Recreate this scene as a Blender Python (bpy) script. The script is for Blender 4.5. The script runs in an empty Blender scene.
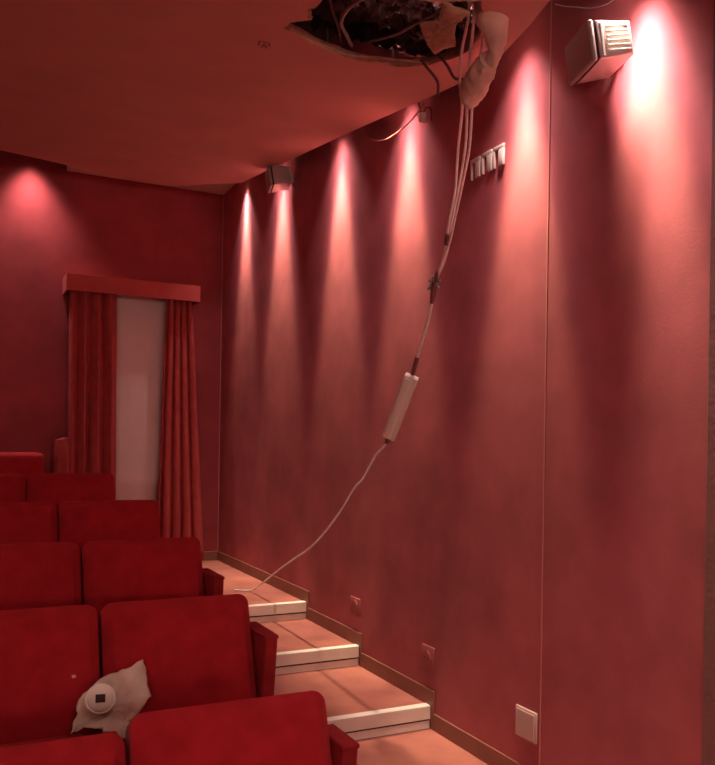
import bpy, bmesh, math, random
from mathutils import Vector, Matrix, noise
from mathutils.geometry import tessellate_polygon
random.seed(4)
scn = bpy.context.scene
C = scn.collection

# ---------------------------------------------------------------- camera
PSI, ROLL, FPX = 0.458, 0.0157, 810.4
fwd = Vector((math.sin(PSI), math.cos(PSI), 0))
r0 = Vector((math.cos(PSI), -math.sin(PSI), 0)); u0 = Vector((0, 0, 1))
rt = math.cos(ROLL) * r0 + math.sin(ROLL) * u0
up = math.cos(ROLL) * u0 - math.sin(ROLL) * r0
cd = bpy.data.cameras.new('camera'); cam = bpy.data.objects.new('camera', cd); C.objects.link(cam)
cam.matrix_world = Matrix(((rt.x, up.x, -fwd.x, 0), (rt.y, up.y, -fwd.y, 0), (rt.z, up.z, -fwd.z, 1.74), (0, 0, 0, 1)))
cd.sensor_fit = 'HORIZONTAL'; cd.sensor_width = 36; cd.lens = FPX / 715 * 36
cd.shift_y = (442.76 - 382.5) / 715; cd.clip_start = .05; cd.clip_end = 60
scn.camera = cam
# ---------------------------------------------------------------- world, exposure
w = bpy.data.worlds.new('world'); scn.world = w; w.use_nodes = True
w.node_tree.nodes['Background'].inputs[0].default_value = (.02, .01, .01, 1)
w.node_tree.nodes['Background'].inputs[1].default_value = 1
scn.view_settings.view_transform = 'Standard'; scn.view_settings.look = 'None'
scn.view_settings.gamma = 1; scn.view_settings.use_curve_mapping = False
scn.view_settings.exposure = 0.0
WARM = (1.0, .80, .46)
WARM2 = (1.0, .68, .63)
P_CORE, P_WIDE, P_SPILL, P_FAR = 280, 85, 42, 35     # wall spotlights: narrow beam, halo, downward spill
P_FILL_SCONCE = 100
P_FILL_DOWN = 50                            # unseen ceiling downlights added as fill

# ---------------------------------------------------------------- materials
def mat(name, col, rough=.7, metal=0, spec=.3, var=0, scale=8, bump=0, bscale=60, sheen=0, emit=None, estr=0, alpha=1, trans=0, col2=None):
    m = bpy.data.materials.new(name); m.use_nodes = True
    nt = m.node_tree; b = nt.nodes['Principled BSDF']
    b.inputs['Base Color'].default_value = (*col, 1); b.inputs['Roughness'].default_value = rough
    b.inputs['Metallic'].default_value = metal; b.inputs['Specular IOR Level'].default_value = spec
    if sheen:
        b.inputs['Sheen Weight'].default_value = sheen; b.inputs['Sheen Roughness'].default_value = .5
        b.inputs['Sheen Tint'].default_value = (1, .35, .3, 1)
    if emit: b.inputs['Emission Color'].default_value = (*emit, 1); b.inputs['Emission Strength'].default_value = estr
    if trans: b.inputs['Transmission Weight'].default_value = trans
    b.inputs['Alpha'].default_value = alpha
    tc = nt.nodes.new('ShaderNodeTexCoord')
    if var or col2:
        n = nt.nodes.new('ShaderNodeTexNoise'); n.inputs['Scale'].default_value = scale; n.inputs['Detail'].default_value = 6
        nt.links.new(tc.outputs['Object'], n.inputs['Vector'])
        r = nt.nodes.new('ShaderNodeValToRGB')
        a = tuple(c * (1 - var) for c in col); z = col2 if col2 else tuple(min(1, c * (1 + var)) for c in col)
        r.color_ramp.elements[0].position = .3; r.color_ramp.elements[1].position = .7
        r.color_ramp.elements[0].color = (*a, 1); r.color_ramp.elements[1].color = (*z, 1)
        nt.links.new(n.outputs['Fac'], r.inputs['Fac']); nt.links.new(r.outputs['Color'], b.inputs['Base Color'])
    if bump:
        n2 = nt.nodes.new('ShaderNodeTexNoise'); n2.inputs['Scale'].default_value = bscale; n2.inputs['Detail'].default_value = 4
        nt.links.new(tc.outputs['Object'], n2.inputs['Vector'])
        bp = nt.nodes.new('ShaderNodeBump'); bp.inputs['Strength'].default_value = bump; bp.inputs['Distance'].default_value = .01
        nt.links.new(n2.outputs['Fac'], bp.inputs['Height']); nt.links.new(bp.outputs['Normal'], b.inputs['Normal'])
    return m
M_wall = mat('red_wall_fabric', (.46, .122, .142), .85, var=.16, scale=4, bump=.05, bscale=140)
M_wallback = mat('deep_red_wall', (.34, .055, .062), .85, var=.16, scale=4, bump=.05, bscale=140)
M_pil = mat('brown_red_panel', (.22, .10, .095), .8, var=.1, bump=.1)
M_ceil = mat('terracotta_plaster', (.72, .40, .35), .9, var=.06, scale=3, bump=.05, bscale=30)
M_cut = mat('raw_plaster_edge', (.42, .29, .20), .95, var=.25, scale=25, bump=.5, bscale=60)
M_pale = mat('pale_plaster', (.75, .60, .48), .9, var=.08)
M_dark = mat('dark_void', (.05, .04, .04), .9, var=.4, scale=10)
M_floor = mat('red_brown_vinyl', (.37, .125, .10), .5, spec=.35, var=.16, scale=5, bump=.04, bscale=40, col2=(.45, .165, .13))
M_plat = mat('dark_red_carpet', (.16, .03, .03), .95, var=.2, scale=30, bump=.3)
M_white = mat('white_nosing', (.80, .74, .66), .5, var=.05)
M_base = mat('brown_skirting', (.26, .105, .08), .45, spec=.4, var=.1)
M_seat = mat('red_velvet', (.34, .014, .022), .9, spec=.1, var=.14, scale=14, bump=.15, bscale=200, sheen=.12)
M_seatd = mat('red_velvet_panel', (.27, .015, .021), .85, spec=.15, var=.12, scale=14, bump=.1, bscale=200, sheen=.05)
M_shell = mat('seat_shell_ply', (.30, .10, .085), .6, var=.1)
M_metal = mat('dark_seat_metal', (.05, .03, .03), .5, metal=.6)
M_curt = mat('red_curtain_velvet', (.50, .085, .085), .85, spec=.15, var=.12, scale=12, bump=.2, bscale=120, sheen=.15)
M_pelm = mat('pelmet_red_fabric', (.50, .09, .085), .8, var=.08)
M_door = mat('pale_pink_grey_door', (.90, .79, .77), .7, var=.04, scale=3)
M_grey = mat('silver_grey_casing', (.50, .44, .43), .35, metal=.25, spec=.6, var=.06, bump=.03)
M_grille = mat('grey_grille', (.34, .29, .28), .4, metal=.3, spec=.5, var=.05, bump=.25, bscale=300)
M_cable = mat('white_cable', (.86, .76, .72), .5)
M_tape = mat('dark_tape', (.22, .09, .09), .5)
M_dcable = mat('dark_cable', (.10, .05, .05), .5)
M_gcable = mat('grey_cable', (.30, .24, .25), .4)
M_plast = mat('white_plastic', (.82, .76, .70), .4, var=.03)
M_plate = mat('grey_pink_plate', (.60, .46, .43), .35, spec=.5)
M_rplate = mat('red_painted_plate', (.38, .10, .105), .6)
M_slot = mat('dark_slot', (.05, .025, .025), .7)
M_foil = mat('black_shiny_film', (.055, .048, .052), .2, spec=.9, bump=.6, bscale=18)
M_wrap = mat('crumpled_beige_sheet', (.62, .46, .38), .6, spec=.4, var=.14, scale=12, bump=.4, bscale=35)
M_paper = mat('crumpled_pale_sheet', (.50, .38, .32), .6, spec=.4, var=.10, scale=13, bump=.5, bscale=30, col2=(.74, .60, .50))
M_lamp = mat('lamp_glass', (1, .9, .7), .4, emit=(1, .8, .5), estr=2.5)
M_can = mat('lamp_can', (.3, .28, .26), .4, metal=.8)
M_screen = mat('front_wall_cream', (.55, .40, .34), .9)

# ---------------------------------------------------------------- helpers
def finish(name, bm, m, parent=None, smooth=30, loc=None):
    bmesh.ops.recalc_face_normals(bm, faces=bm.faces)
    me = bpy.data.meshes.new(name); bm.to_mesh(me); bm.free()
    for mm in (m if isinstance(m, (list, tuple)) else [m]): me.materials.append(mm)
    if smooth:
        for p in me.polygons: p.use_smooth = True
        me.set_sharp_from_angle(angle=math.radians(smooth))
    o = bpy.data.objects.new(name, me); C.objects.link(o)
    if loc: o.location = loc
    if parent: o.parent = parent
    return o
def tag(o, label, cat, group=None, kind=None):
    o['label'] = label; o['category'] = cat
    if group: o['group'] = group
    if kind: o['kind'] = kind
    return o
def struct(o): o['kind'] = 'structure'; return o
def thing(name, label, cat, loc=(0, 0, 0), rz=0, group=None):
    o = bpy.data.objects.new(name, None); C.objects.link(o); o.location = loc; o.rotation_euler = (0, 0, rz)
    o.empty_display_size = .1
    return tag(o, label, cat, group)
def box(bm, x0, x1, y0, y1, z0, z1, bev=0, seg=2, M=None, mi=0):
    g = bmesh.ops.create_cube(bm, size=1)
    vs = g['verts']
    for v in vs:
        v.co = Vector(((x0 + x1) / 2 + v.co.x * (x1 - x0), (y0 + y1) / 2 + v.co.y * (y1 - y0), (z0 + z1) / 2 + v.co.z * (z1 - z0)))
    fs = set(f for v in vs for f in v.link_faces)
    for f in fs: f.material_index = mi
    if bev:
        es = list(set(e for v in vs for e in v.link_edges))
        r = bmesh.ops.bevel(bm, geom=es, offset=bev, segments=seg, affect='EDGES', profile=.5)
        vs = list(set(v for f in r['faces'] for v in f.verts) | set(v for v in vs if v.is_valid))
    if M is not None:
        for v in vs: v.co = M @ v.co
    return vs
def B(*a, **k):
    bm = bmesh.new(); box(bm, *a, **k); return bm
def prism(bm, pts, axis, a, b, bev=0, seg=2, mi=0):
    """pts: 2-D outline; axis: the extruded axis, from a to b"""
    def P(p, t): return Vector((t, p[0], p[1])) if axis == 'x' else Vector((p[0], t, p[1])) if axis == 'y' else Vector((p[0], p[1], t))
    v0 = [bm.verts.new(P(p, a)) for p in pts]; v1 = [bm.verts.new(P(p, b)) for p in pts]
    n = len(pts); fs = [bm.faces.new(v0), bm.faces.new(v1[::-1])]
    for i in range(n): fs.append(bm.faces.new((v0[i], v1[i], v1[(i + 1) % n], v0[(i + 1) % n])))
    for f in fs: f.material_index = mi
    bmesh.ops.recalc_face_normals(bm, faces=fs)
    if bev:
        es = [e for e in set(list(fs[0].edges) + list(fs[1].edges))]
        bmesh.ops.bevel(bm, geom=es, offset=bev, segments=seg, affect='EDGES', profile=.5)
    return bm
def smoothpath(pts, n=6):
    pts = [Vector(p) for p in pts]
    if len(pts) < 3: return pts
    out = []
    for i in range(len(pts) - 1):
        p0 = pts[max(i - 1, 0)]; p1 = pts[i]; p2 = pts[i + 1]; p3 = pts[min(i + 2, len(pts) - 1)]
        for k in range(n):
            t = k / n
            out.append(.5 * ((2 * p1) + (p2 - p0) * t + (2 * p0 - 5 * p1 + 4 * p2 - p3) * t * t + (3 * p1 - p0 - 3 * p2 + p3) * t ** 3))
    out.append(pts[-1]); return out
def tube(bm, pts, r, seg=8, n=6):
    ps = smoothpath(pts, n); rings = []
    prev = None
    for i, p in enumerate(ps):
        d = (ps[min(i + 1, len(ps) - 1)] - ps[max(i - 1, 0)]).normalized()
        a = prev if prev else (Vector((0, 0, 1)) if abs(d.z) < .9 else Vector((1, 0, 0)))
        a = (a - d * a.dot(d)).normalized(); prev = a; b = d.cross(a)
        rr = r(i / (len(ps) - 1)) if callable(r) else r
        rings.append([bm.verts.new(p + (a * math.cos(2 * math.pi * k / seg) + b * math.sin(2 * math.pi * k / seg)) * rr) for k in range(seg)])
    for i in range(len(rings) - 1):
        for k in range(seg):
            bm.faces.new((rings[i][k], rings[i][(k + 1) % seg], rings[i + 1][(k + 1) % seg], rings[i + 1][k]))
    bm.faces.new(rings[0][::-1]); bm.faces.new(rings[-1])
    return bm
def T(pts, r, **k):
    bm = bmesh.new(); tube(bm, pts, r, **k); return bm
def cyl(bm, c, r, h, axis='z', seg=32, r2=None, bev=0):
    g = bmesh.ops.create_cone(bm, cap_ends=True, segments=seg, radius1=r, radius2=r if r2 is None else r2, depth=h)
    R = {'z': Matrix(), 'x': Matrix.Rotation(math.pi / 2, 4, 'Y'), 'y': Matrix.Rotation(math.pi / 2, 4, 'X')}[axis]
    for v in g['verts']: v.co = Vector(c) + R @ v.co
    return bm

# ---------------------------------------------------------------- the room
XW, YB, XL, YF = 2.126, 7.137, -4.0, -4.0
def slab_z(y): return 3.02 + .1345 * y          # upper slab line
def pan_z(y): return 2.944 + .1345 * y          # hung ceiling panel, underside
ZS = 4.6
# floor: stepped aisle on the right
ny = [1.04, 1.84, 2.64, 3.44, 4.24, 5.04]
prof = [(YF, -.2), (YF, 0)]
for i, y in enumerate(ny): prof += [(y, .11 * i), (y, .11 * (i + 1))]
prof += [(YB + .3, .66), (YB + .3, -.2)]
bm = prism(bmesh.new(), prof, 'x', .99, XW + .05)
struct(finish('floor', bm, M_floor, smooth=0))
# stepped platforms under the seat rows and floor left of the aisle
YR = [2.0 + .8 * k for k in range(6)]
prof = [(YF, -.2), (YF, 0), (1.25, 0), (1.25, .283)]
for k in range(5): prof += [(YR[k] + .06, .283 + .11 * k), (YR[k] + .06, .283 + .11 * (k + 1))]
prof += [(YR[5] + .1, .833), (YR[5] + .1, .66), (YB + .3, .66), (YB + .3, -.2)]
bm = prism(bmesh.new(), prof, 'x', XL, .99)
o = finish('floor_seating_tiers', bm, M_plat, smooth=0); struct(o)
# right wall with seams
seams = [-.6, 1.826, 2.603, 5.02]
bm = bmesh.new(); box(bm, XW, XW + .2, 1.79, YB + .2, -.1, ZS)
o = struct(finish('wall_right', bm, M_wall, smooth=0))
bm = bmesh.new(); box(bm, XW - .03, XW + .2, YF, 1.79, -.1, ZS, .006)
struct(finish('wall_right_near', bm, M_pil, smooth=0))
bm = B(XW - .003, XW + .01, 2.599, 2.605, .45, 4.35)
struct(finish('trim_1', bm, mat('seam_bead_lit', (.62, .24, .23), .7), smooth=0))  # paler colour stands in for light caught along the seam
bm = B(XW - .006, XW, YB - .006, YB, .745, 3.96)
struct(finish('trim_2', bm, mat('corner_bead', (.55, .26, .22), .6), smooth=0))
# back wall with the doorway
dx0, dx1, dz1 = 1.08, 1.72, 3.05
bm = bmesh.new()
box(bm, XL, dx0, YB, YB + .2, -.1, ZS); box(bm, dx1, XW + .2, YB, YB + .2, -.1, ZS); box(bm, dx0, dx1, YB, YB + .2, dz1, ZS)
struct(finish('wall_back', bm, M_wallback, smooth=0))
bm = B(XL - .2, XL, YF, YB + .2, -.1, ZS); struct(finish('wall_left', bm, M_wall, smooth=0))
bm = B(XL - .2, XW + .2, YF - .2, YF, -.1, ZS); struct(finish('wall_front', bm, M_screen, smooth=0))
# door leaf in the opening
d = bpy.data.objects.new('door_1', None); C.objects.link(d); d.location = ((dx0 + dx1) / 2, YB + .025, .66); struct(d)
bm = B(-.30, .30, -.02, .02, .006, 2.36, .003); finish('door_leaf', bm, M_door, d)
bm = bmesh.new(); box(bm, -.32, -.302, -.02, .08, 0, 2.39); box(bm, .302, .32, -.02, .08, 0, 2.39); box(bm, -.302, .302, -.02, .08, 2.365, 2.39)
finish('door_frame', bm, M_door, d, smooth=0)
# upper slab (real ceiling above the hung panel)
bm = bmesh.new(); box(bm, XL - .1, XW + .2, YF, YB + .2, 4.35, 4.5); struct(finish('ceiling', bm, M_dark, smooth=0))
# pale soffit along the back wall, above the hung panel
bm = B(.78, XW, 6.02, YB, 3.965, 4.02); struct(finish('ceiling_soffit', bm, M_pale, smooth=0))
# skirting boards
bm = bmesh.new()
for i in range(6):
    y0 = ny[i] - .02; y1 = (ny[i + 1] - .02) if i < 5 else YB
    box(bm, XW - .010, XW, y0, y1, .11 * (i + 1), .11 * (i + 1) + .082, .003)
    box(bm, XW - .011, XW, y0 - .018, y0 + .002, .11 * i, .11 * (i + 1) + .082, .003)
struct(finish('baseboard_right', bm, M_base, smooth=0))
bm = B(1.74, XW - .010, YB - .018, YB, .66, .742, .003); struct(finish('baseboard_back', bm, M_base, smooth=0))

# hung ceiling panel with a torn hole
back = [(XL, 6.0), (-1.2, 6.0), (-.017, 6.232), (.241, 6.364), (.518, 6.467), (.71, 6.544), (.845, 6.573), (1.228, 6.764), (1.60, 6.70), (1.72, 6.50), (1.85, 6.30), (1.972, 6.13)]
near = [(1.965, 5.426), (1.975, 3.994), (1.991, 3.317), (1.993, 2.986), (1.985, 2.862), (1.933, 2.668), (1.836, 2.366), (1.76, 2.163), (1.642, 1.905), (1.5, 1.5), (1.4, .8), (1.4, YF), (XL, YF)]
hole0 = [(1.109, 2.951), (1.128, 2.853), (1.168, 2.812), (1.12, 2.736), (1.136, 2.682), (1.123, 2.59), (1.272, 2.461), (1.475, 2.401), (1.576, 2.30), (1.679, 2.429), (1.76, 2.587), (1.80, 2.774), (1.759, 2.936), (1.654, 3.05), (1.464, 3.08), (1.351, 3.053)]
hole = []
for i, p in enumerate(hole0):
    q = hole0[(i + 1) % len(hole0)]
    for t in (0, .33, .66):
        j = .0 if t == 0 else .010
        hole.append((p[0] + (q[0] - p[0]) * t + random.uniform(-j, j), p[1] + (q[1] - p[1]) * t + random.uniform(-j, j)))
outer = back + near
bm = bmesh.new()
TH = .028
polys = [outer, hole]
flat = outer + hole
vb = [bm.verts.new((x, y, pan_z(y))) for x, y in flat]; vt = [bm.verts.new((x, y, pan_z(y) + TH)) for x, y in flat]
for tri in tessellate_polygon([[Vector((x, y, 0)) for x, y in pl] for pl in polys]):
    try:
        bm.faces.new([vb[i] for i in tri]); bm.faces.new([vt[i] for i in tri[::-1]])
    except ValueError: pass
off = 0
for pi_, pl in enumerate(polys):
    n = len(pl)
    for i in range(n):
        a, b = off + i, off + (i + 1) % n
        f = bm.faces.new((vb[a], vb[b], vt[b], vt[a])); f.material_index = pi_
    off += n
struct(finish('ceiling_panel', bm, [M_ceil, M_cut], smooth=0))
# torn fibrous lip round the hole
hl = thing('ceiling_hole_edge', 'ragged torn brown plaster edge around the hole in the ceiling', 'plaster edge')
bm = bmesh.new(); hp = [Vector((x, y, pan_z(y) - .001)) for x, y in hole]; n = len(hp); cen = sum(hp, Vector()) / n
ri = []; ro = []
for i, p in enumerate(hp):
    dv = (p - cen).normalized(); dv.z = 0
    k = random.uniform(.001, .008)
    ri.append(bm.verts.new(p - dv * .006 + Vector((0, 0, .012)))); q = p + dv * k; q.z = pan_z(q.y) - .003; ro.append((bm.verts.new(q), bm.verts.new(q + Vector((0, 0, .004)))))
for i in range(n):
    j = (i + 1) % n
    bm.faces.new((ri[i], ri[j], ro[j][0], ro[i][0])); bm.faces.new((ro[i][0], ro[j][0], ro[j][1], ro[i][1])); bm.faces.new((ro[i][1], ro[j][1], ri[j], ri[i]))
finish('torn_lip', bm, M_cut, hl)
# hanging threads of torn lining paper under the near lip
bm = bmesh.new()
tube(bm, [(1.36, 3.05, pan_z(3.05) + .0), (1.45, 3.045, pan_z(3.045) - .004), (1.56, 3.02, pan_z(3.02) + .006), (1.72, 2.93, pan_z(2.93) - .004)], .005, seg=6)
finish('torn_strip', bm, M_cut, hl)

# ---------------------------------------------------------------- lamps
def wall_spot(loc, aim, label, stem_top, core=P_CORE, wide=P_WIDE, spill=P_SPILL, far=P_FAR, angle=27, hal=42, rim=0, cat='spotlight', group='wall washing spotlights'):
    t = thing('recessed_spotlight', label, cat, loc, 0, group)
    bm = bmesh.new(); cyl(bm, (0, 0, .035), .028, .07); finish('lamp_can', bm, M_can, t)
    bm = bmesh.new(); cyl(bm, (0, 0, -.001), .021, .004); finish('lamp_lens', bm, M_lamp, t)
    bm = bmesh.new(); cyl(bm, (0, 0, (.07 + stem_top - loc[2]) / 2), .008, stem_top - loc[2] - .07); finish('stem', bm, M_can, t)
    for nm, pw, ang, bl, aimv, col in (('beam', core, angle, .7, aim, WARM), ('halo', wide, hal, .9, aim, WARM2), ('far_beam', far, 19, 1.0, ((.10 if loc[0] < 2.03 else .05) * (1 if loc[0] > 0 else -1), 0, -1), WARM2), ('spill', spill, 84, 1.0, (0, 0, -1), WARM2), ('rim_beam', rim, 15, 1.0, (-.16, -.98, -2.45), WARM2)):
        if not pw: continue
        L = bpy.data.lights.new(nm, 'SPOT'); L.energy = pw; L.spot_size = math.radians(ang); L.spot_blend = bl
        L.color = col; L.shadow_soft_size = .04
        o = bpy.data.objects.new(nm, L); C.objects.link(o); o.parent = t; o.location = (0, 0, -.008)
        o.rotation_euler = Vector(aimv).to_track_quat('-Z', 'Y').to_euler()
    return t
G = 'spotlights hidden above the ceiling edge'
WL = {6.465: 'spotlight hidden above the ceiling edge, over the farthest light pool in the corner',
      5.62: 'spotlight hidden above the ceiling edge, over the small far speaker',
      4.594: 'spotlight hidden above the ceiling edge, over the third light pool from the corner',
      3.742: 'spotlight hidden above the ceiling edge, behind the dangling lamp holder',
      2.753: 'spotlight hidden above the ceiling edge, over the light pool right of the clip plates',
      2.087: 'spotlight over the broad light pool right of the large grey speaker',
      1.30: 'spotlight out of view, lighting the wall at the right edge of the picture'}
for y, lb in WL.items():
    if y > 6: wall_spot((2.066, y, 3.894), (.035, 0, -1), lb, 3.97, core=230, far=70, angle=29, group=G)
    else: wall_spot((2.012, y, pan_z(y) + .21), (.07, 0, -1), lb, 4.36, angle=34 if y < 2.5 else 30, hal=60 if y < 2.5 else 44, wide=P_WIDE * (1.7 if y < 2.5 else 1), group=G)
wall_spot((.50, 6.98, 4.09), (.0, .10, -1), 'spotlight above the ceiling edge beside the back wall, left of the door', 4.36, core=0, wide=16, spill=62, far=0, angle=70, hal=92, rim=260, group=None)
for y, lb in ((5.2, 'farthest'), (3.6, 'second farthest'), (2.0, 'second nearest'), (.4, 'nearest')):  # unseen left wall lamps, added to light the room
    wall_spot((-3.93, y, 3.2), (-.035, 0, -1), lb + ' of the four unseen fill spotlights added at the left wall', 4.36, group='fill spotlights added at the left wall')
def downlight(x, y, pw, lb, ang=150):  # unseen lamps added to raise the general light on seats and floor
    z = pan_z(y) - .004
    t = thing('fill_downlight', 'unseen added fill downlight ' + lb, 'downlight', (x, y, z), 0, 'added fill downlights')
    bm = bmesh.new(); cyl(bm, (0, 0, 0), .06, .008); finish('trim_ring', bm, M_plast, t)
    bm = bmesh.new(); cyl(bm, (0, 0, -.005), .045, .004); finish('lamp_lens', bm, M_lamp, t)
    L = bpy.data.lights.new('beam', 'SPOT'); L.energy = pw; L.spot_size = math.radians(ang); L.spot_blend = .8; L.color = (1, .72, .58); L.shadow_soft_size = .12
    o = bpy.data.objects.new('beam', L); C.objects.link(o); o.parent = t; o.location = (0, 0, -.012)
for x, y, lb in ((.7, .5, 'in the ceiling above the camera side of the aisle'), (-1.6, .5, 'in the ceiling left of the camera'), (-1.6, 3.2, 'in the ceiling over the left part of the seats')): downlight(x, y, P_FILL_DOWN, lb)
# unseen sconces added on the front wall as fill from behind the camera
for x, lb in ((-2.6, 'left'), (1.2, 'right')):
    t = thing('fill_sconce', 'unseen fill sconce added on the front wall, ' + lb + ' one', 'fill lamp', (x, YF, 2.2), 0, 'fill sconces added on the front wall')
    bm = bmesh.new(); box(bm, -.06, .06, 0, .015, -.12, .12, .004); finish('back_plate', bm, M_can, t)
    bm = bmesh.new(); cyl(bm, (0, .06, 0), .055, .03, r2=.075); finish('glass_shade', bm, M_lamp, t)
    L = bpy.data.lights.new('bulb', 'POINT'); L.energy = P_FILL_SCONCE; L.color = (1, .74, .64); L.shadow_soft_size = .12
    o = bpy.data.objects.new('bulb', L); C.objects.link(o); o.parent = t; o.location = (0, .22, .05)

# ---------------------------------------------------------------- stair nosings
NL = ['white step edge strip on the highest and farthest of the three visible aisle steps',
      'white step edge strip on the middle one of the three visible aisle steps',
      'white step edge strip on the nearest and lowest visible aisle step',
      'white step edge strip below the nearest visible aisle step']
for i in range(3):
    y = ny[5 - i]; z = .11 * (6 - i)
    t = thing('stair_nosing', NL[i], 'stair nosing', (1.553, y, z), 0, 'white step edges on the aisle stairs')
    x0, x1 = -.555, .561
    bm = prism(bmesh.new(), [(-.012, -.060), (-.012, .003), (-.009, .006), (.034, .006), (.034, .0), (-.001, .0), (-.001, -.060)], 'x', x0, x1)
    finish('nosing_lip', bm, M_white, t, smooth=0)
    bm = B(x0, x1, -.006, -.001, -.108, -.070); finish('riser_strip', bm, M_white, t, smooth=0)
    bm = B(x0, x1, -.0045, -.001, -.070, -.060); finish('painted_shadow', bm, M_slot, t, smooth=0)  # dark strip colours in the shadow line under the lip

# ---------------------------------------------------------------- cinema seats
LEAN = Matrix.Translation((0, 0, .79)) @ Matrix.Rotation(math.radians(-19), 4, 'X') @ Matrix.Translation((0, 0, -.79))
def round_top(w, z0, z1, r, r0=.015, n=7):
    pts = [(-w / 2 + r0, z0), (w / 2 - r0, z0), (w / 2, z0 + r0)]
    pts += [(w / 2 - r + r * math.cos(a), z1 - r + r * math.sin(a)) for a in [math.pi / 2 * k / n for k in range(n + 1)]]
    pts += [(-w / 2 + r - r * math.sin(a), z1 - r + r * math.cos(a)) for a in [math.pi / 2 * k / n for k in range(n + 1)]]
    pts += [(-w / 2, z0 + r0)]
    return pts
def back_bm():
    # upholstered backrest: rounded slab, crowned on its front
    bm = bmesh.new(); W, Z0_, Z1 = .502, .33, .79; nx, nz = 16, 20

    grid = {}
    for side in (0, 1):
        for i in range(nx + 1):
            for k in range(nz + 1):
                u = i / nx * 2 - 1; v = k / nz
                x = u * W / 2; r = .036
                if k <= nz - 6: z = Z0_ + (Z1 - r - Z0_) * k / (nz - 6)
                else: z = Z1 - r + r * math.sin((k - nz + 6) / 6 * math.pi / 2)
                v = (z - Z0_) / (Z1 - Z0_)
                # rounded top corners (radius r)
                if z > Z1 - r:
                    lim = W / 2 - r + math.sqrt(max(0, r * r - (z - (Z1 - r)) ** 2)); x = u * lim if i not in (0, nx) else math.copysign(lim, u)
                e = min(1, (1 - abs(u)) / .12, (1 - v) / .10 + .0, v / .1)
                e = math.sin(max(0, e) * math.pi / 2)
                y = (-.050 - .028 * e - .006 * (1 - u * u)) if side == 0 else (-.035 + .022 * e)
                grid[side, i, k] = bm.verts.new((x, y, z))
    for side in (0, 1):
        for i in range(nx):
            for k in range(nz): bm.faces.new((grid[side, i, k], grid[side, i + 1, k], grid[side, i + 1, k + 1], grid[side, i, k + 1]))
    for i in range(nx):
        for k in (0, nz): bm.faces.new((grid[0, i, k], grid[0, i + 1, k], grid[1, i + 1, k], grid[1, i, k]))
    for k in range(nz):
        for i in (0, nx): bm.faces.new((grid[0, i, k], grid[0, i, k + 1], grid[1, i, k + 1], grid[1, i, k]))
    for v in bm.verts: v.co = LEAN @ v.co
    return bm
def shell_bm():
    bm = prism(bmesh.new(), round_top(.508, .30, .783, .038), 'y', -.012, .0)
    for v in bm.verts: v.co = LEAN @ v.co
    return bm
def cushion_bm():
    bm = B(-.215, .215, -.56, -.13, .33, .44, .035, 4)
    for v in bm.verts:
        if v.co.z > .40: v.co.z += .015 * (1 - (v.co.x / .215) ** 2)
    return bm
def arm_bm(sgn):
    bm = bmesh.new()
    box(bm, sgn * .257 - .020, sgn * .257 + .020, -.40, -.22, .448, .470, .008, 3)
    return bm
def wing_bm(dep):
    # upholstered aisle-side end panel: top wide, tapering downwards
    pts = [(.0, .68), (-dep, .685), (-dep + .01, .60), (-dep + .035, .42), (-dep + .05, .02), (.03, .02), (.03, .45)]
    return prism(bmesh.new(), pts, 'x', .256, .301, .008, 3)
def cap_bm(dep):
    return B(.254, .303, -dep - .003, -.0, .680, .694, .005, 3)
def leg_bm(s):
    bm = bmesh.new(); box(bm, s * .20 - .016, s * .20 + .016, -.36, -.33, 0.0, .335, .004); box(bm, s * .20 - .02, s * .20 + .02, -.42, -.26, 0, .012, .003); return bm
def rearleg_bm(s):
    bm = bmesh.new(); box(bm, s * .20 - .016, s * .20 + .016, -.18, -.15, 0.0, .335, .004); return bm
parts_mesh = {}
def chair(x, y, z, label, wing, k_drop=0):
    t = thing('cinema_seat', label, 'cinema seat', (x, y, z), 0, 'red velvet cinema seats in rows')
    def part(name, key, fn, m):
        if key not in parts_mesh:
            o = finish(name, fn(), m, t, smooth=40); parts_mesh[key] = o
        else:
            o = parts_mesh[key].copy(); C.objects.link(o); o.parent = t; o.name = name
        return o
    part('backrest', 'back', back_bm, M_seat); part('back_shell', 'shell', shell_bm, M_shell)
    part('seat_cushion', 'cush', cushion_bm, M_seat)
    part('armrest', 'armL', lambda: arm_bm(-1), M_seatd)
    for s in (-1, 1): part('leg', 'leg%d' % s, lambda: leg_bm(s), M_metal); part('leg', 'rleg%d' % s, lambda: rearleg_bm(s), M_metal)
    bmk = 'bracket'
    def brk():
        bm = bmesh.new()
        box(bm, -.22, .22, -.20, -.13, .30, .335)
        box(bm, -.257, -.20, -.23, -.21, .30, .33); box(bm, -.265, -.249, -.25, -.22, .30, .455)
        return bm
    part('seat_frame', bmk, brk, M_metal)
    if wing:
        w_ = part('side_panel', 'wing%.2f' % wing, lambda: wing_bm(wing), M_seatd)
        c_ = part('armrest', 'cap%.2f' % wing, lambda: cap_bm(wing), M_seatd)
        if k_drop: w_.location.z = c_.location.z = -k_drop
    return t
XR = .93
rows = [(0, XR - .055, .16), (1, XR, .23), (2, XR + .045, .26), (3, XR + .035, 0), (4, XR - .06, 0)]
AL = ['aisle end red velvet seat of the nearest row, cut by the bottom of the picture',
      'aisle end red velvet seat in the second row, right of the crumpled sheet',
      'aisle end red velvet seat in the third row from the front',
      'aisle end red velvet seat in the fourth row from the front',
      'aisle end red velvet seat in the fifth row, left of the pale door']
IL = ['red velvet seat at the bottom left corner, left of the nearest aisle seat',
      'red velvet seat at the left edge in the second row, behind the crumpled sheet',
      'red velvet seat at the left edge in the third row from the front',
      'red velvet seat at the left edge in the fourth row from the front',
      'red velvet seat at the left edge in the fifth row, mostly hidden']
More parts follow.
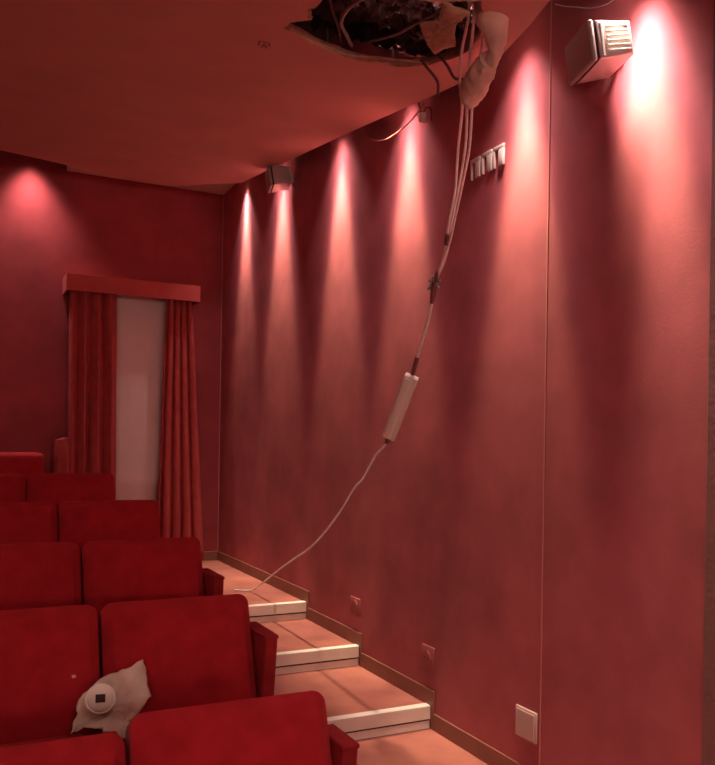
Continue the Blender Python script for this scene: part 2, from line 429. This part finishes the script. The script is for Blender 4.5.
for k, xr, wg in rows:
    z = .283 + .11 * k
    chair(xr - .251, YR[k], z, AL[k], wg, .035 if k == 2 else 0)
    c = chair(xr - .251 - .514, YR[k], z, IL[k], 0)
    if k == 0: c.scale.z = .955
OR = ['nearest', 'second', 'third', 'fourth', 'fifth', 'last']
for k in range(6):
    xr = (rows[k][1] - .251 - 1.028) if k < 5 else .53 - .251 - .516
    chair(xr, YR[k], .283 + .11 * k, 'red velvet seat of the ' + OR[k] + ' row, just outside the left edge of the picture', 0)
chair(.53 - .251, YR[5], .833, 'last row red velvet seat with a bright lit top edge against the back wall', 0)

# ---------------------------------------------------------------- door curtains and pelmet
def curtain(x0t, x1t, x0b, x1b, zt, zb, y0, amp, folds, ph, seed):
    bm = bmesh.new(); nx, nz = 90, 26; g = {}
    for i in range(nx + 1):
        for k in range(nz + 1):
            s = i / nx; t = k / nz; z = zt + (zb - zt) * t
            x = (x0t + (x1t - x0t) * s) * (1 - t) + (x0b + (x1b - x0b) * s) * t
            a = amp * (.75 + .35 * t)
            wob = noise.noise(Vector((s * 3 + seed, t * 1.2, 0))) * .8
            y = y0 - a * math.sin(2 * math.pi * folds * s + ph + wob) - .012 * noise.noise(Vector((s * 14, t * 2.5, seed)))
            x += .012 * math.sin(4 * math.pi * folds * s + ph) * (.5 + t * .5)
            g[i, k] = bm.verts.new((x, y, z))
    for i in range(nx):
        for k in range(nz): bm.faces.new((g[i, k], g[i + 1, k], g[i + 1, k + 1], g[i, k + 1]))
    return bm
def cur(label, *a):
    o = finish('door_curtain', curtain(*a), M_curt, None, smooth=180)
    s = o.modifiers.new('thick', 'SOLIDIFY'); s.thickness = .006
    tag(o, label, 'curtain', 'red curtains of the doorway'); return o
cur('red velvet curtain on the left of the pale door, lit in deep folds', .80, 1.175, .81, 1.195, 3.02, .68, 7.01, .060, 3.6, .6, 1.0)
cur('red velvet curtain on the right of the pale door, flaring towards the floor', 1.60, 1.825, 1.535, 1.965, 3.02, .68, 7.03, .035, 4.4, 2.2, 5.0)
t = thing('curtain_pelmet', 'long red fabric covered pelmet box above the doorway curtains', 'pelmet', (1.308, 7.0, 2.930))
bm = bmesh.new(); box(bm, -.546, .546, -.135, -.12, 0, .137, .002); finish('front_board', bm, M_pelm, t, smooth=0)
bm = bmesh.new(); box(bm, -.546, -.531, -.12, .137, 0, .137); finish('end_board', bm, M_pelm, t, smooth=0)
bm = B(.531, .546, -.12, .137, 0, .137); finish('end_board', bm, M_pelm, t, smooth=0)
bm = B(-.531, .531, -.12, .137, .122, .137); finish('top_board', bm, M_pelm, t, smooth=0)
bm = bmesh.new(); cyl(bm, (0, .025, .110), .010, 1.06, axis='x', seg=16); finish('curtain_rail', bm, M_metal, t)
# upright roll of the same velvet left of the curtain
bm = bmesh.new(); n = 40; K = 22; rings = []
for k in range(K + 1):
    z = .66 + 1.075 * k / K; s = 1.0 if k < K - 2 else (.98 if k == K - 2 else .94 if k == K - 1 else .80)
    ring = []
    for i in range(n):
        a = 2 * math.pi * i / n; r = .052 * s * (1 + .12 * math.sin(5 * a + .6 * math.sin(k * .4)) + .06 * noise.noise(Vector((math.cos(a) * 2, math.sin(a) * 2, k * .25))))
        ring.append(bm.verts.new((.752 + r * math.cos(a) * 1.05 + .004 * math.sin(k * .5), 6.93 + r * math.sin(a), z + (.012 * math.cos(a - .4) if k > K - 3 else 0))))
    rings.append(ring)
for k in range(K):
    for i in range(n): bm.faces.new((rings[k][i], rings[k][(i + 1) % n], rings[k + 1][(i + 1) % n], rings[k + 1][i]))
bm.faces.new(rings[0][::-1]); bm.faces.new(rings[-1])
tag(finish('rolled_cloth', bm, M_curt, smooth=60), 'short upright roll of red velvet cloth beside the left door curtain', 'rolled cloth')

# ---------------------------------------------------------------- wall speakers
def speaker(loc, yaw, tilt, label):
    t = thing('wall_speaker', label, 'speaker', loc, 0, 'grey box speakers on the right wall')
    # local: x = from the room face (0) towards the wall (+), y along the face
    R = Matrix.Rotation(yaw, 4, 'Z') @ Matrix.Rotation(tilt, 4, 'Y')
    W, H, D = .20, .135, .155
    def fin(name, bm, m, parent, **k):
        for v in bm.verts: v.co = R @ v.co
        return finish(name, bm, m, parent, **k)
    body = bmesh.new()
    prism(body, [(.03, -H / 2), (.03, H / 2), (D, H / 2 - .012), (D, -H / 2 + .012)], 'y', -W / 2, W / 2, .008, 3)
    b = fin('cabinet', body, M_grey, t)
    bm = bmesh.new(); box(bm, .0, .022, -W / 2 - .003, W / 2 + .003, -H / 2 - .003, H / 2 + .003, .010, 3); fin('front_grille', bm, M_grille, t)
    bm = bmesh.new(); box(bm, .021, .031, -W / 2 + .004, W / 2 - .004, -H / 2 + .004, H / 2 - .004); fin('seam_band', bm, M_slot, t)
    for s in (-1, 1):
        for k in range(6):
            z = -H / 2 + .026 + k * .016
            fin('cooling_rib', B(.062, D - .012, s * W / 2 - .003, s * W / 2 + .004, z, z + .006, .0015, 1), M_grey, t)
        fin('edge_ridge', B(.040, .050, s * W / 2 - .003, s * W / 2 + .005, -H / 2 + .010, H / 2 - .010, .002, 1), M_grey, t)
    bm = bmesh.new(); c = R @ Vector((D - .02, .04, .02)); wx = XW - loc[0]
    tube(bm, [c, (wx - .012, c.y, c.z)], .011, seg=12); box(bm, wx - .012, wx, c.y - .025, c.y + .025, c.z - .03, c.z + .03, .003)
    finish('wall_bracket', bm, M_grey, t)
    return t
speaker((1.931, 2.219, 3.117), math.radians(-18), math.radians(-9), 'large looking grey box speaker near the top right, with bright ribbed side')
speaker((1.93, 5.42, 3.585), math.radians(-14), math.radians(-9), 'small dark box speaker high on the far end of the right wall')

# thin wire above the near speaker
tag(finish('looped_wire', T([(2.11, 2.56, 3.50), (2.105, 2.50, 3.462), (2.105, 2.43, 3.425), (2.105, 2.34, 3.379), (2.11, 2.25, 3.36), (2.124, 2.2, 3.40)], .0022), M_plast), 'thin pale wire drooping on the wall above the near speaker', 'wire')

# ---------------------------------------------------------------- plates on the right wall
def plate(y, z, w, h, label, m, style):
    t = thing('wall_socket', label, 'wall socket', (XW, y, z), 0)
    finish('cover_plate', B(-.010, 0, -w / 2, w / 2, -h / 2, h / 2, .003), m, t)
    if style:
        bm = bmesh.new(); cyl(bm, (-.0115, 0, 0), w * .28, .005, axis='x'); r = finish('socket_insert', bm, m, t)
        bm = bmesh.new()
        for s in (-1, 1): cyl(bm, (-.0145, s * .012, 0), .004, .002, axis='x', seg=12)
        finish('pin_hole', bm, M_slot, t)
    else:
        finish('plate_rim', prism(bmesh.new(), [(-w / 2 + .012, -h / 2 + .012), (w / 2 - .012, -h / 2 + .012), (w / 2 - .012, h / 2 - .012), (-w / 2 + .012, h / 2 - .012)], 'x', -.013, -.009), m, t, smooth=0)
    return t
plate(2.685, .590, .135, .125, 'pale square blank wall plate low on the wall at bottom right', M_plate, 0)
plate(3.468, .675, .115, .115, 'dull red square wall socket above the nearest step', M_rplate, 1)
plate(4.295, .775, .125, .10, 'faint red square wall socket farthest along the stairs', M_rplate, 1)
SL = ['left of three', 'middle of three', 'right of three']
for i, (y, z) in enumerate(((3.115, 3.012), (3.025, 3.014), (2.937, 3.013))):
    t = thing('wall_bracket', 'white u-shaped clip plate high on the wall, ' + ['leftmost, nearest the cables', 'middle one of three', 'rightmost and brightest'][i], 'bracket', (XW, y, z), 0, 'white clip plates beside the cables')
    w_, h_ = .076, .094
    bm = bmesh.new()
    box(bm, -.012, 0, -w_ / 2, w_ / 2, h_ / 2 - .020, h_ / 2, .003)
    finish('top_bar', bm, M_plast, t)
    finish('wide_leg', B(-.012, 0, -w_ / 2, -w_ / 2 + .036, -h_ / 2, h_ / 2 - .020, .002), M_plast, t)
    finish('narrow_leg', B(-.012, 0, w_ / 2 - .012, w_ / 2, -h_ / 2, h_ / 2 - .020, .002), M_plast, t)

# ---------------------------------------------------------------- things in and under the ceiling hole
dt = thing('smoke_detector', 'small flush round ceiling fitting left of the hole', 'detector', (1.099, 3.152, pan_z(3.152)))
bm = bmesh.new(); cyl(bm, (0, 0, -.004), .026, .012); finish('ring', bm, M_rplate, dt)
bm = bmesh.new()
for a in range(5): cyl(bm, (.018 * math.cos(a * 1.257), .018 * math.sin(a * 1.257), -.010), .0045, .006, seg=10)
finish('lens_dot', bm, M_plate, dt)
# crumpled black film above the hole
bm = bmesh.new(); nx, ny_ = 60, 60; g = {}
for i in range(nx + 1):
    for k in range(ny_ + 1):
        x = 1.0 + .95 * i / nx; y = 2.15 + 1.1 * k / ny_
        p = Vector((x * 9, y * 9, 0)); q = Vector((x * 26, y * 26, 3))
        z = pan_z(y) + .13 + .05 * abs(noise.noise(p)) * 2 + .022 * abs(noise.noise(q)) * 2
        g[i, k] = bm.verts.new((x, y, z))
for i in range(nx):
    for k in range(ny_): bm.faces.new((g[i, k], g[i + 1, k], g[i + 1, k + 1], g[i, k + 1]))
o = finish('plastic_film', bm, M_foil, smooth=180); s = o.modifiers.new('t', 'SOLIDIFY'); s.thickness = .003
tag(o, 'crumpled shiny black plastic film seen inside the ceiling hole', 'plastic film')
def cable(label, pts, r, m, name='cable', group=None):
    return tag(finish(name, T(pts, r), m, smooth=60), label, 'cable', group)
def pz(x, y, o): return (x, y, pan_z(y) + o)
cable('grey curved cable looping across the middle of the ceiling hole', [pz(1.30, 2.42, .11), pz(1.30, 2.55, .06), pz(1.28, 2.72, .045), pz(1.32, 2.88, .05), pz(1.40, 3.00, .055), pz(1.47, 3.10, .06)], .008, M_gcable)
cable('thin grey cable crossing the right part of the ceiling hole', [pz(1.62, 2.42, .12), pz(1.60, 2.55, .07), pz(1.56, 2.72, .05), pz(1.55, 2.86, .05), pz(1.52, 3.1, .08)], .005, M_gcable)
cable('thin dark cable lying diagonally at the left end of the ceiling hole', [pz(1.15, 2.60, .10), pz(1.22, 2.76, .06), pz(1.33, 2.93, .05), pz(1.42, 3.10, .05)], .005, M_dcable)
# torn chunk of board hanging in the hole
def sheet(name, outline, m, thick, crump, sub=4, seed=0):
    bm = bmesh.new(); vs = [bm.verts.new(p) for p in outline[:-1]]; c = bm.verts.new(outline[-1])
    for i in range(len(vs)): bm.faces.new((vs[i], vs[(i + 1) % len(vs)], c))
    bmesh.ops.subdivide_edges(bm, edges=bm.edges[:], cuts=sub, use_grid_fill=True)
    bmesh.ops.recalc_face_normals(bm, faces=bm.faces); bm.normal_update()
    mv = [(v, v.normal.copy()) for v in bm.verts]
    for v, nn in mv:
        v.co += nn * crump * (noise.noise(v.co * 16 + Vector((seed, 0, 0))) + .45 * abs(noise.noise(v.co * 38)))
        if v.is_boundary: v.co += Vector((noise.noise(v.co * 40), noise.noise(v.co * 41 + Vector((5, 5, 5))), noise.noise(v.co * 43))) * crump * .35
    o = finish(name, bm, m, smooth=50)
    s = o.modifiers.new('t', 'SOLIDIFY'); s.thickness = thick
    return o
chunk = [(1.467, 2.367), (1.537, 2.492), (1.50, 2.58), (1.565, 2.66), (1.633, 2.735), (1.679, 2.765), (1.71, 2.662), (1.60, 2.50), (1.60, 2.40), (1.58, 2.60)]
o = sheet('torn_board_piece', [(x, y, pan_z(y) - .004 - .010 * (i % 2)) for i, (x, y) in enumerate(chunk)], M_cut, .010, .010, seed=2)
tag(o, 'ragged brown piece of torn board hanging at the right of the hole', 'torn board')

# beige crumpled sheet wrapped round the cables at the edge of the hole
wr = thing('cable_wrapping', 'crumpled beige sheet bunched round the cables where they leave the ceiling hole', 'wrapping')
path = [(1.665, 2.365, 3.37), (1.68, 2.394, 3.298), (1.715, 2.41, 3.234), (1.745, 2.45, 3.178), (1.765, 2.515, 3.145)]
def crumple_tube(path, rf, flat, seg, n, amp, seed):
    bm = T(path, rf, seg=seg, n=n); ax = Vector((math.cos(PSI), -math.sin(PSI), 0)); 
    bm.normal_update()
    for v, nn in [(v, v.normal.copy()) for v in bm.verts]:
        v.co += nn * amp * (noise.noise(v.co * 28 + Vector((seed, 0, 0))) * 1.0 + .6 * noise.noise(v.co * 70))
    return bm
finish('upper_fold', crumple_tube(path, lambda t: .040 + .022 * math.sin(min(1, t * 1.4) * math.pi) - .018 * t, 1, 22, 10, .008, 3), M_wrap, wr, smooth=50)
path = [(1.745, 2.49, 3.165), (1.76, 2.575, 3.140), (1.775, 2.64, 3.115), (1.793, 2.68, 3.080)]
finish('lower_knot', crumple_tube(path, lambda t: .024 + .028 * math.sin((.12 + .80 * t) * math.pi), 1, 22, 10, .010, 9), M_wrap, wr, smooth=50)

# the hanging white cables
cab = [[(1.62, 2.433, 3.344), (1.66, 2.504, 3.301), (1.72, 2.633, 3.259), (1.76, 2.705, 3.18), (1.8, 2.748, 3.093), (1.82, 2.804, 2.945), (1.84, 2.852, 2.798), (1.86, 2.926, 2.685), (1.88, 2.979, 2.609), (1.893, 3.030, 2.545), (1.9, 3.09, 2.475)],
       [(1.62, 2.383, 3.319), (1.66, 2.465, 3.283), (1.72, 2.571, 3.233), (1.76, 2.655, 3.161), (1.8, 2.712, 3.08), (1.82, 2.752, 2.929), (1.84, 2.837, 2.773), (1.86, 2.91, 2.669), (1.88, 2.955, 2.604), (1.9, 3.025, 2.538), (1.903, 3.09, 2.475)],
       [(1.64, 2.387, 3.327), (1.75, 2.542, 3.227), (1.78, 2.636, 3.138), (1.8, 2.677, 3.067), (1.82, 2.723, 2.92), (1.84, 2.807, 2.786), (1.86, 2.887, 2.676), (1.875, 2.94, 2.610), (1.890, 3.02, 2.543), (1.906, 3.09, 2.475)]]
CL = ['left strand of the three white cables hanging from the ceiling wrapping', 'middle strand of the three white cables hanging from the ceiling wrapping', 'right strand of the three white cables hanging from the ceiling wrapping']
for l, p in zip(CL, cab): cable(l, p, .0058, M_cable, group='white cables hanging from the ceiling')
tag(finish('cable_tape', T([(1.872, 2.945, 2.640), (1.882, 2.966, 2.600)], .017, seg=10), M_tape), 'dark tape collar binding the hanging white cables', 'tape')
# knot of taped joints
kn = thing('cable_joint', 'dark taped splice with small star of wire ends in the hanging cable', 'cable joint', (1.9, 3.100, 2.455))
finish('taped_core', T([(-.003, -.035, .055), (0, .0, 0), (.0, .012, -.045), (0, .024, -.085)], lambda t: .007 + .007 * math.sin(t * math.pi), seg=10), M_tape, kn)
bm = bmesh.new()
for a, b, c in ((-.0, .055, .005), (.0, -.06, .012), (-.03, .03, -.03), (.01, -.035, -.03), (-.03, -.02, .04), (-.02, .035, .03)): tube(bm, [(0, 0, 0), (a * .75, b * .75, c * .75)], lambda t: .009 - .004 * t, seg=6)
finish('wire_end', bm, M_gcable, kn)
cable('single white cable between the taped joint and the power strip', [(1.9, 3.124, 2.370), (1.9, 3.15, 2.300), (1.9, 3.195, 2.225), (1.9, 3.245, 2.135)], .0075, M_cable)
tag(finish('cable_tape', T([(1.9, 3.243, 2.140), (1.9, 3.262, 2.105), (1.9, 3.285, 2.062)], .011, seg=10), M_tape), 'dark plug end just above the power strip', 'plug')
# power strip
A_, B_ = Vector((1.9, 3.289, 2.056)), Vector((1.9, 3.508, 1.768))
ps = thing('power_strip', 'long white power strip box hanging in mid air on the cable', 'power strip', tuple((A_ + B_) / 2))
Lp = (B_ - A_).length; ang = math.atan2((B_ - A_).z, (B_ - A_).y)
ax_ = (B_ - A_).normalized(); nc = Vector((-.56, -.83, 0)); nc = (nc - ax_ * nc.dot(ax_)).normalized(); up_ = (-nc).cross(ax_)
RX = Matrix((-nc, ax_, up_)).transposed().to_4x4()
def psf(name, bm, m, **k):
    for v in bm.verts: v.co = RX @ v.co
    return finish(name, bm, m, ps, **k)
psf('body', B(-.020, .020, -Lp / 2, Lp / 2, -.034, .034, .006, 3), M_plast)
psf('face_ridge', B(-.0265, -.019, -Lp / 2 + .010, Lp / 2 - .010, -.010, .026, .003, 2), M_plast)
tag(finish('cable_tape', T([(1.9, 3.506, 1.766), (1.9, 3.528, 1.742)], .012, seg=10), M_tape), 'dark plug end just below the power strip', 'plug')
cable('long thin white cable sagging from the power strip down to the aisle floor', [(1.9, 3.522, 1.745), (1.9, 3.576, 1.711), (1.9, 3.64, 1.679), (1.9, 3.716, 1.611), (1.9, 3.794, 1.545), (1.9, 3.888, 1.493), (1.9, 4.06, 1.356), (1.9, 4.259, 1.224), (1.9, 4.475, 1.105), (1.9, 4.712, 1.013), (1.9, 4.971, .907), (1.9, 5.234, .793), (1.9, 5.46, .695), (1.88, 5.56, .667), (1.8, 5.62, .666)], .0052, M_cable)
# loose dark wires and thin loop
cable('short dark wire hanging below the right part of the ceiling hole', [(1.71, 2.93, 3.345), (1.745, 2.93, 3.315), (1.80, 2.94, 3.275), (1.84, 3.0, 3.25)], .006, M_dcable)
cable('second short dark wire curling to the cable wrapping', [(1.74, 2.84, 3.335), (1.77, 2.82, 3.29), (1.80, 2.81, 3.24), (1.80, 2.76, 3.215), (1.79, 2.68, 3.175)], .006, M_dcable)
cable('thin loop of pale wire along the wall under the ceiling edge', [(2.03, 4.10, 3.50), (2.03, 4.0, 3.42), (2.03, 3.84, 3.365), (2.03, 3.68, 3.360), (2.03, 3.55, 3.375), (2.04, 3.45, 3.42)], .004, M_rplate)
fx = thing('loose_lamp_holder', 'small loose lamp holder dangling by wires at the wall above the fourth light pool', 'lamp holder', (2.06, 3.50, 3.37))
bm = bmesh.new(); cyl(bm, (0, 0, 0), .018, .035, seg=20, r2=.024); finish('ring', bm, M_plate, fx)
finish('wire', T([(0, 0, .015), (-.01, -.05, .03), (-.0, -.08, .01), (0, -.085, -.045)], .004, seg=6), M_dcable, fx)
finish('lead', T([(0, 0, .015), (.0, .02, .04), (-.02, .02, .10)], .004, seg=6), M_dcable, fx)

# ---------------------------------------------------------------- crumpled sheet and round fitting on the seats
paper = [(.308, 2.508, .867), (.342, 2.565, .958), (.366, 2.576, .973), (.413, 2.596, 1.002), (.54, 2.62, 1.032), (.559, 2.568, .936), (.517, 2.543, .896), (.484, 2.527, .874), (.469, 2.503, .836), (.427, 2.5, .837), (.403, 2.515, .865), (.351, 2.518, .878), (.43, 2.545, .93)]
o = sheet('crumpled_sheet', paper, M_paper, .003, .026, sub=9, seed=7)
tag(o, 'crumpled pale sheet lying between two seats of the second row', 'sheet')
rf = thing('round_fitting', 'round white plastic fitting with dark square hole, on the crumpled sheet', 'fitting', (.396, 2.525, .958))
q = Vector((-.42, -2.3, .75)).to_track_quat('Z', 'Y'); rf.rotation_euler = q.to_euler()
bm = bmesh.new(); cyl(bm, (0, 0, 0), .044, .020); cyl(bm, (0, 0, .016), .040, .014, r2=.030); finish('cover', bm, M_plast, rf, smooth=60)
bm = bmesh.new(); box(bm, -.014, .014, -.012, .012, .018, .0265); finish('socket', bm, M_slot, rf, smooth=0)
tag(finish('plastic_scrap', B(.320, .330, 2.575, 2.585, 1.015, 1.021), M_wrap), 'tiny pale scrap on the seat left of the crumpled sheet', 'scrap')
